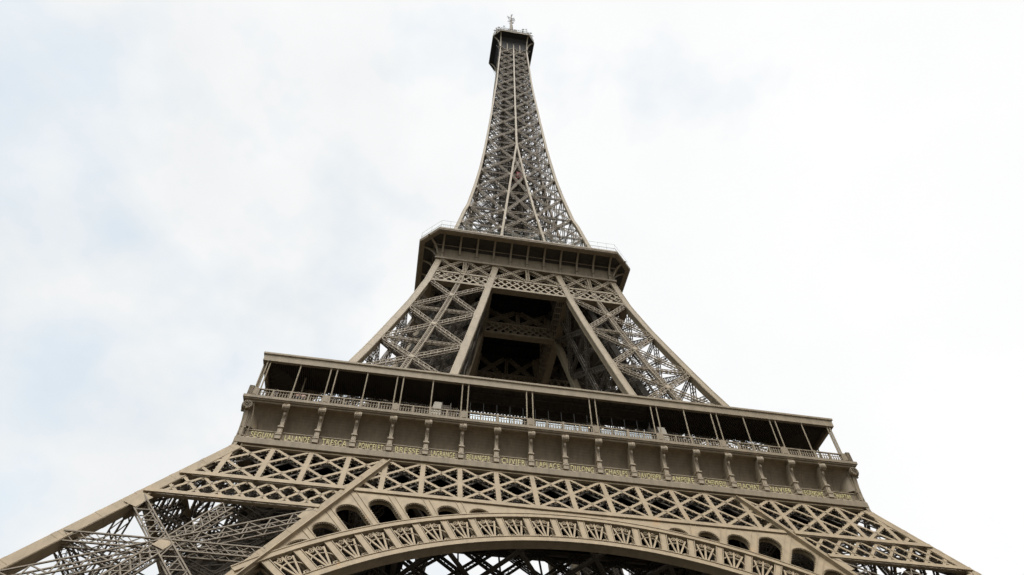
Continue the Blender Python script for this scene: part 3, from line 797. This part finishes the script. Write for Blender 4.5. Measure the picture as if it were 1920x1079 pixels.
def bay(x0a, x1a, x0b, x1b, za, zb_, W_, sides='w', ch=.09):
    n = (0, 1, -.1)
    for D in (.0,):
        lat(sb, FS(x0a, za, D), FS(x1b, zb_, D), W_, .4, n, ch, .05, W_*1.3, sides)
        lat(sb, FS(x1a, za, D+.05), FS(x0b, zb_, D+.05), W_, .4, n, ch, .05, W_*1.3, sides)
for za, zb_ in zip(zn[:-1], zn[1:]):
    W_ = float(np.interp(za, [116, 180, 267], [.50, .34, .20]))
    for s in (-1, 1):
        oa, ob = s*(rs(za)-wc(za)), s*(rs(zb_)-wc(zb_)); ia, ib2 = s*(xi(za)+.25), s*(xi(zb_)+.25)
        bay(oa, ia, ob, ib2, za, zb_, W_, 'w')
        if zb_ < 262: lat(sb, FS(oa, za, .2), FS(ia, za, .2), W_*.6, .4, (0, 1, 0), .07, .04, .5, 'w')
        # gussets
        for x in (oa-s*.15, ia+s*.1):
            sb.bar(FS(x, za-W_*.9, -wc(za)*.3), FS(x, za+W_*.9, -wc(za)*.3), W_*1.7, .05, up=(0, 1, 0))
    if xi(za) > .8:
        lat(sb, FS(-xi(za), za), FS(xi(zb_), zb_), W_, .4, (0, 1, 0), .09, .05, W_*1.3, 'w'); lat(sb, FS(xi(za), za), FS(-xi(zb_), zb_), W_, .4, (0, 1, 0), .09, .05, W_*1.3, 'w')
        lat(sb, FS(-xi(za), za), FS(xi(za), za), W_*.6, .4, (0, 1, 0), .07, .04, .5, 'w')
    # inner leg faces in the lower spire (each corner is still a little four-column leg)
    if xi(za) > .5:
        for s in (-1, 1):
            for d0 in (0,):
                ya, yb = -xi(za)-.3, -xi(zb_)-.3
                lat(si, V3(s*(rs(za)-.6), ya, za), V3(s*(xi(zb_)+.3), yb, zb_), W_, .4, (0, 1, 0), .09, .05, W_*1.3, 'w')
                lat(si, V3(s*(xi(za)+.3), ya, za), V3(s*(rs(zb_)-.6), yb, zb_), W_, .4, (0, 1, 0), .09, .05, W_*1.3, 'w')
        si.bar(V3(-xi(za)-.2, -xi(za)-.2, za), V3(-xi(zb_)-.2, -xi(zb_)-.2, zb_), .6, .6)
    # horizontal frames
    for z in (za, (za+zb_)/2):
        r = rs(z)-.4
        si.bar(V3(-r, -r, z), V3(0, 0, z), .16, .3); si.bar(V3(0, -r, z), V3(-r, 0, z), .14, .25); si.bar(V3(-r, -r+.2, z), V3(r, -r+.2, z), .1, .3)
        si.bar(V3(-r, -r/2, z), V3(r, -r/2, z), .14, .22); si.bar(V3(-r/2, -r, z), V3(-r/2, r, z), .12, .2)
# lift guides, stairs and cable trunks inside
for x, y in ((-1.6, -2.2), (1.6, -2.2), (-2.4, -.8), (.5, -2.6)):
    si.bar(V3(x, y, 117), V3(x*.8, y*.8, 268), .3, .3)
z = 117.; i = 0
while z < 265:
    k = float(np.interp(z, [117, 268], [1, .75])); s = 1 if i % 2 else -1
    si.bar(V3(-2.2*k*s, -2.3*k, z), V3(2.2*k*s, -2.3*k, z+2.2), .16, .16); si.bar(V3(-2.2*k, -2.3*k, z), V3(2.2*k, -2.3*k, z), .14, .2)
    si.bar(V3(-3.3*k, -1.8*k*s, z), V3(-3.3*k, 1.8*k*s, z+2.2), .7, .1)
    z += 2.2; i += 1
# closely latticed band just below the summit
for z in np.arange(262, 268.6, 1.1): sb.bar(FS(-5.0, z, .1), FS(5.0, z, .1), .09, .1)
for j in range(-9, 10):
    for s in (-1, 1): sb.bar(FS(j*.55, 262, .15), FS(j*.55+s*1.5, 268.6, .15), .06, .06)
for j in (-2.4, 0, 2.4): sb.bar(FS(j, 263, .0), FS(j, 271, -.3), .35, .3)
for m_ in (cc_, ic_[0], ic_[1], mc_): copies(place(m_.build('spire_column', STEELU)))
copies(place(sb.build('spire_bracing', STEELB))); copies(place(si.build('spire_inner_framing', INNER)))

# ------------------------------------------------------------------ summit cabin
Z3, H3, C3 = 276.85, 8.17, 2.74
sm = MB()
loft(sm, [(octa(H3-.05, C3), 276.0), (octa(H3, C3), 276.1), (octa(H3, C3), 276.45), (octa(H3-.1, C3), 276.5), (octa(H3-.1, C3), 276.75), (octa(H3-.02, C3), Z3)])
smo = place(sm.build('summit_platform', STEELU))
cv = MB()
loft(cv, [(octa(4.9, .2), 266.5), (octa(5.0, .3), 270), (octa(5.3, .7), 273), (octa(6.2, 1.5), 275), (octa(8.0, 2.6), 276.02)], False, False)
loft(cv, [(octa(4.4, .2), 268.3), (octa(4.4, .2), 268.6)])
cv.build('dark_soffit', DARK, smo)
cb = MB()
def crib(p0_, p1_, w):                               # curved bracket from the shaft corner to the rim
    p0_, p1_ = Vector(p0_), Vector(p1_); prev = None
    for t_ in np.linspace(0, 1, 12):
        a = t_*math.pi/2; h_ = p0_.xy.lerp(p1_.xy, 1-math.cos(a)); z = p0_.z+(p1_.z-p0_.z)*math.sin(a); p = V3(h_.x, h_.y, z)
        if prev: cb.bar(prev, p, w, .3, up=(p1_-p0_).normalized().cross(V3(0, 0, 1)).cross(V3(0, 0, 1)) if False else (0, 0, 1))
        prev = p
for k in range(4):
    c_, s_ = math.cos(k*math.pi/2), math.sin(k*math.pi/2)
    def rr(x, y, z): return (x*c_-y*s_, x*s_+y*c_, z)
    for s in (-1, 1): crib(rr(s*4.95, -5.15, 266.8), rr(s*(H3-C3-.1), -H3+.1, 276.0), .42)
cb.build('curved_bracket', STEELU, smo)
# parapet and cluttered roof equipment
eq = MB()
loft(eq, [(octa(H3-.15, C3), Z3), (octa(H3-.15, C3), Z3+1.3)])
for x, y, w, h_ in ((-6.6, -6.4, 1.1, 4.2), (-5.6, -7.1, .7, 3.3), (6.4, -6.4, 1.0, 3.6), (5.3, -7.3, .7, 3.0), (-2.5, -7.6, .5, 2.6), (.2, -7.6, 1.2, 2.8), (3.2, -7.6, .5, 3.2), (-7.3, -3.5, .8, 3.2), (7.4, -4.2, .8, 3.4)):
    eq.box(x-w/2, x+w/2, y-w/2, y+w/2, Z3, Z3+h_)
    eq.bar((x, y, Z3+h_), (x+.2, y, Z3+h_+1.2), .12)
ot = octa(H3-.2, C3)
for i in range(8):
    a, b_ = Vector((*ot[i], 0)), Vector((*ot[(i+1) % 8], 0)); n = int((b_-a).length/.7)
    for z, w in ((278.2, .1), (279.6, .07), (280.3, .05)): eq.bar(a+V3(0, 0, z), b_+V3(0, 0, z), w)
    for j in range(n):
        p = a+(b_-a)*j/n; eq.bar(p+V3(0, 0, Z3), p+V3(0, 0, 280.3), .1)
        eq.bar(p+V3(0, 0, Z3), p+(b_-a)/n+V3(0, 0, 280.3), .05)
loft(eq, [(octa(6.4, 2), 277), (octa(6.4, 2), 281), (octa(5.2, 1.5), 281.3), (octa(4, 1), 284)])
loft(eq, [(octa(3.2, 1), 284), (octa(3.0, 1), 289), (octa(2.4, .8), 292), (octa(1.3, .5), 296), (octa(.6, .2), 299.5)])
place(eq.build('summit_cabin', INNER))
ms = MB()
ms.tube([(0, 0, 296), (0, 0, 309)], [.85, .6], 10); ms.tube([(0, 0, 309), (0, 0, 320)], [.42, .34], 10); ms.tube([(0, 0, 320), (0, 0, 323.8)], .12, 8)
for z in (300, 303, 306, 309): ms.tube([(0, 0, z), (0, 0, z+.3)], .95-.03*(z-300), 10)
mo = place(ms.build('antenna_mast', STEELB))
an = MB()
for i in range(16):
    a = i*2.4; z = 314+8*((i*7) % 16)/16; l = 1.1+.9*((i*5) % 7)/7
    p = V3(math.cos(a)*.3, math.sin(a)*.3, z); q = V3(math.cos(a)*l, math.sin(a)*l, z+.9*math.sin(i*1.7)); an.bar(p, q, .09)
    for u in (.5, .75, 1): m_ = p.lerp(q, u); t_ = V3(-math.sin(a), math.cos(a), 0)*.45; an.bar(m_-t_, m_+t_, .06); 
an.build('dipole_array', INNER, mo)

# ------------------------------------------------------------------ stone feet
for cx_, cy_ in [(a, b_) for a in (-(rl(G)-.6), -(ril(G)+.6)) for b_ in (-(rl(G)-.6), -(ril(G)+.6))]:
    st = MB(); loft(st, [([(cx_-3, cy_-3), (cx_+3, cy_-3), (cx_+3, cy_+3), (cx_-3, cy_+3)], G), ([(cx_-2.6, cy_-2.6), (cx_+2.6, cy_-2.6), (cx_+2.6, cy_+2.6), (cx_-2.6, cy_+2.6)], G+2.4)]); copies(place(st.build('stone_pedestal', STONE)))

# ------------------------------------------------------------------ ground
gm = MB(); gm.poly([(-3000, -3000, G), (3000, -3000, G), (3000, 3000, G), (-3000, 3000, G)], [(0, 1, 2, 3)])
go_ = gm.build('ground', GROUND); go_['kind'] = 'structure'

# ------------------------------------------------------------------ separate things
def thing(o, label, cat, group=None):
    o['label'] = label; o['category'] = cat
    if group: o['group'] = group
    return o
def empty(name, loc, rz=0):
    o = bpy.data.objects.new(name, None); COL.objects.link(o); o.location = loc; o.rotation_euler = (0, 0, rz); return o
def copy_tree(o):
    c = o.copy(); COL.objects.link(c)
    for ch in list(o.children): g_ = ch.copy(); COL.objects.link(g_); g_.parent = c
    return c
# red lift car inside the spire
lc = empty('lift_car', (1.3, -5.4, 166.5)); thing(lc, 'small red and white lift car hanging inside the spire where the twin columns join', 'lift')
m_ = MB(); m_.box(-.95, .95, -1, 1, 0, 3.0); m_.box(-1.02, 1.02, -1.05, 1.05, 0, .25); m_.box(-1.02, 1.02, -1.05, 1.05, 2.85, 3.1); m_.build('cabin', REDM, lc)
m_ = MB(); m_.box(-.6, .6, -1.08, -1.02, 1.3, 2.1); m_.build('window', WHITEM, lc)
m_ = MB(); m_.bar((-.8, 0, 3.1), (0, 0, 4.3), .12); m_.bar((.8, 0, 3.1), (0, 0, 4.3), .12); m_.build('hanger', INNER, lc)
# kiosks behind the balustrade
def kiosk(loc, label, flip):
    k = empty('kiosk', loc); thing(k, label, 'kiosk')
    s = -1 if flip else 1
    m_ = MB(); m_.prism([(-.9*s, 0, 0), (.45*s, 0, 0), (.6*s, 0, 3.2), (-.25*s, 0, 3.2)], (0, 1.2, 0)); m_.build('slanted_panel', CREAM, k)
    m_ = MB()
    for i in range(8): m_.box(min(s*.66, s*1.6), max(s*.66, s*1.6), 0, .1, .2+i*.36, .28+i*.36)
    for x in (.62, 1.6): m_.box(min(s*x, s*(x+.08)), max(s*x, s*(x+.08)), -.02, 1.1, 0, 3.2)
    m_.box(min(s*.72, s*1.58), max(s*.72, s*1.58), .4, 1.0, 0, 3.0)
    m_.build('grille', INNER, k)
    return k
kiosk((-14.65, -34.0, 57.5), 'cream slanted kiosk with side grille behind the balustrade, left of the middle bays', False)
kiosk((12.5, -34.0, 57.5), 'cream slanted kiosk with side grille behind the balustrade, right of the middle bays', True)
# floodlight clusters standing on the canopy
def flood(loc, label):
    f = empty('floodlight_cluster', loc); thing(f, label, 'floodlight', 'floodlight clusters on the canopy roof')
    m_ = MB(); m_.bar((0, 0, 0), (0, 0, 1.1), .12); m_.bar((-.75, 0, .7), (.75, 0, .7), .1); m_.build('stand', INNER, f)
    for x, z in ((-.75, .75), (0, 1.35), (.75, .75), (0, .75)):
        m_ = MB(); m_.tube([(x, -.28, z), (x, -.1, z), (x, .12, z), (x, .3, z-.02)], [.26, .27, .2, .06], 12); m_.build('lamp_head', WHITEM, f)
flood((-2.75, -31.0, 64.4), 'cluster of round floodlights on the canopy roof, left one near the middle')
flood((5.35, -31.0, 64.4), 'cluster of round floodlights on the canopy roof, right one near the big wheel')
# cable wheel right of them
wh = empty('cable_wheel', (8.9, -30.6, 65.6)); thing(wh, 'dark spoked cable wheel standing above the canopy beside the right upper leg', 'wheel')
m_ = MB(); pts = [(1.05*math.cos(a), 0, 1.05*math.sin(a)) for a in np.linspace(0, 2*math.pi, 25)]; m_.tube(pts, .12, 8, False); m_.build('rim', DARK, wh)
for i in range(3): m_ = MB(); a = i*math.pi/3; m_.bar((-1.05*math.cos(a), 0, -1.05*math.sin(a)), (1.05*math.cos(a), 0, 1.05*math.sin(a)), .1); m_.build('spoke', DARK, wh)
m_ = MB(); m_.bar((0, .1, 0), (-.5, .1, -1.25), .12); m_.bar((0, .1, 0), (.5, .1, -1.25), .12); m_.build('stand', DARK, wh)
# pendant lamps over the middle bays
LM = bpy.data.materials.new('lamp_glow'); LM.use_nodes = True; b_ = LM.node_tree.nodes['Principled BSDF']; b_.inputs['Emission Color'].default_value = (1, .8, .5, 1); b_.inputs['Emission Strength'].default_value = 2.0
pl0 = None
for i in range(10):
    x = -7.9+i*1.72
    if pl0 is None:
        pl0 = o = empty('pendant_lamp', (x, -31.6, 61.6))
        m_ = MB(); m_.bar((0, 0, .1), (0, 0, 2.1), .03); m_.build('cord', DARK, o)
        m_ = MB(); m_.tube([(0, 0, -.12), (0, 0, -.04), (0, 0, .06), (0, 0, .12)], [.03, .10, .10, .03], 10); m_.build('bulb', LM, o)
    else: o = copy_tree(pl0); o.location = (x, -31.6, 61.6)
    thing(o, 'small lit pendant lamp hanging in a row under the canopy of the middle bays', 'lamp', 'pendant lamps in the middle bays')
# people looking over the balustrade
def person(loc, rz, shirt, hair, label, arm):
    root = empty('person', loc, rz); thing(root, label, 'person', 'people on the gallery')
    skin = mat('skin', (.55, .36, .27), .6, .04, 5); cloth = mat('shirt_cloth', shirt, .85, .08, 6); hm = mat('hair', hair, .7, .1, 8); tr = mat('trouser_cloth', (.05, .06, .09), .9, .1, 5)
    def skinned(name, V, E, R, m):
        me = bpy.data.meshes.new(name); me.from_pydata(V, E, []); o = bpy.data.objects.new(name, me); COL.objects.link(o)
        md = o.modifiers.new('s', 'SKIN'); 
        for i, r in enumerate(R): me.skin_vertices[0].data[i].radius = (r, r*.85 if i < 4 else r)
        me.skin_vertices[0].data[0].use_root = True
        sb_ = o.modifiers.new('d', 'SUBSURF'); sb_.levels = 1; sb_.render_levels = 1
        bpy.context.view_layer.update()
        m2 = bpy.data.meshes.new_from_object(o.evaluated_get(bpy.context.evaluated_depsgraph_get())); bpy.data.objects.remove(o)
        m2.name = name; m2.materials.clear(); m2.materials.append(m); m2.polygons.foreach_set('use_smooth', [True]*len(m2.polygons))
        o = bpy.data.objects.new(name, m2); COL.objects.link(o); o.parent = root; return o
    V = [(0, 0, .95), (0, 0, 1.15), (0, -.02, 1.38), (0, -.02, 1.5), (0, -.04, 1.6), (0, -.05, 1.70),
         (.2, -.02, 1.42), (.27, -.12, 1.18), (.18, -.34, 1.12), (-.2, -.02, 1.42), (-.27, -.12, 1.18), (-.18, -.34, 1.12+arm),
         (.1, 0, .9), (.11, -.02, .5), (.11, .02, .09), (.11, -.13, .04), (-.1, 0, .9), (-.11, -.02, .5), (-.11, .02, .09), (-.11, -.13, .04)]
    E = [(0, 1), (1, 2), (2, 3), (3, 4), (4, 5), (2, 6), (6, 7), (7, 8), (2, 9), (9, 10), (10, 11), (0, 12), (12, 13), (13, 14), (14, 15), (0, 16), (16, 17), (17, 18), (18, 19)]
    Rr = [.15, .14, .16, .06, .085, .09, .07, .045, .035, .07, .045, .035, .09, .06, .045, .04, .09, .06, .045, .04]
    skinned('body', V, E, Rr, skin)
    V2 = [(0, 0, .93), (0, 0, 1.15), (0, -.02, 1.38), (0, -.02, 1.45), (.2, -.02, 1.42), (.27, -.12, 1.2), (-.2, -.02, 1.42), (-.27, -.12, 1.2)]
    skinned('shirt', V2, [(0, 1), (1, 2), (2, 3), (2, 4), (4, 5), (2, 6), (6, 7)], [.165, .155, .175, .09, .085, .06, .085, .06], cloth)
    V3_ = [(0, 0, .93), (.1, 0, .88), (.11, -.02, .5), (.11, .02, .12), (-.1, 0, .88), (-.11, -.02, .5), (-.11, .02, .12)]
    skinned('trousers', V3_, [(0, 1), (1, 2), (2, 3), (0, 4), (4, 5), (5, 6)], [.155, .10, .075, .065, .10, .075, .065], tr)
    m_ = MB(); V_ = []; F_ = []
    for i in range(7):
        ph = math.pi*.62*i/6
        for j in range(12): a = 2*math.pi*j/12; V_.append((.105*math.sin(ph)*math.cos(a), -.025+.12*math.sin(ph)*math.sin(a), 1.66+.13*math.cos(ph)))
    for i in range(6): F_ += [(i*12+j, i*12+(j+1) % 12, (i+1)*12+(j+1) % 12, (i+1)*12+j) for j in range(12)]
    m_.poly(V_, F_); m_.build('hair', hm, root, smooth=True)
    m_ = MB()
    m_.tube([(0, -.13, 1.68), (0, -.165, 1.645), (0, -.135, 1.63)], [.012, .02, .012], 6)
    for s in (-1, 1):
        m_.tube([(s*.035, -.125, 1.69), (s*.035, -.14, 1.69)], .012, 6); m_.tube([(s*.1, -.04, 1.70), (s*.108, -.04, 1.65)], .02, 6)
        for k in range(5): # hand on the rail: four fingers and a thumb
            hx = s*.18+(k-2)*.02; m_.tube([(hx, -.36, 1.12+(arm if s < 0 else 0)), (hx+s*(k-2)*.002, -.42, 1.12+(arm if s < 0 else 0)), (hx, -.445, 1.085+(arm if s < 0 else 0))], [.01, .009, .007], 6)
    m_.tube([(-.03, -.132, 1.60), (.03, -.132, 1.60)], .006, 6)
    m_.build('face_and_hands', skin, root, smooth=True)
    return root
person((-30.1, -34.3, 57.75), 0, (.55, .35, .30), (.10, .06, .03), 'person in a pink top with brown hair leaning on the balustrade between the first posts', 0.05)
person((-29.55, -34.25, 57.75), .3, (.60, .42, .36), (.05, .03, .02), 'person in a pale salmon top with dark hair standing beside the one in pink', 0.0)
person((-32.4, -34.3, 57.75), -.2, (.08, .08, .10), (.02, .02, .02), 'person in black with black hair at the balustrade near the left corner', 0.25)
# summit aerials
for i, (x, y, h_) in enumerate(((-7.6, -5.6, 4.5), (-7.0, -6.4, 5.0), (-6.3, -7.2, 3.4), (-4.2, -7.9, 3.8), (3.2, -7.9, 3.6), (4.6, -7.9, 4.8), (6.4, -6.9, 4.4), (7.4, -5.9, 4.8))):
    a_ = empty('aerial', (x, y, 280.2))
    thing(a_, ['thin aerial on the summit parapet at its far left', 'aerial with a tall pole, second from the left on the summit parapet', 'short aerial, third from the left on the summit parapet', 'aerial left of the middle mast on the summit parapet',
               'short aerial right of the middle mast on the summit parapet', 'tall aerial right of the mast on the summit parapet', 'aerial second from the right on the summit parapet', 'tall aerial at the far right of the summit parapet'][i], 'antenna', 'aerials on the summit parapet')
    m_ = MB(); m_.tube([(0, 0, -2.5), (0, 0, h_*.7)], .07, 6); m_.build('pole', INNER, a_)
    m_ = MB()
    for j in range(3): z = h_*.7*(.55+.2*j); m_.bar((-.5+.1*j, 0, z), (.5-.1*j, 0, z+.15), .07)
    if i % 2 == 0: m_.tube([(.25, -.1, h_*.35), (.25, -.35, h_*.35)], [.18, .45], 12)
    m_.build('cross_element', INNER, a_)
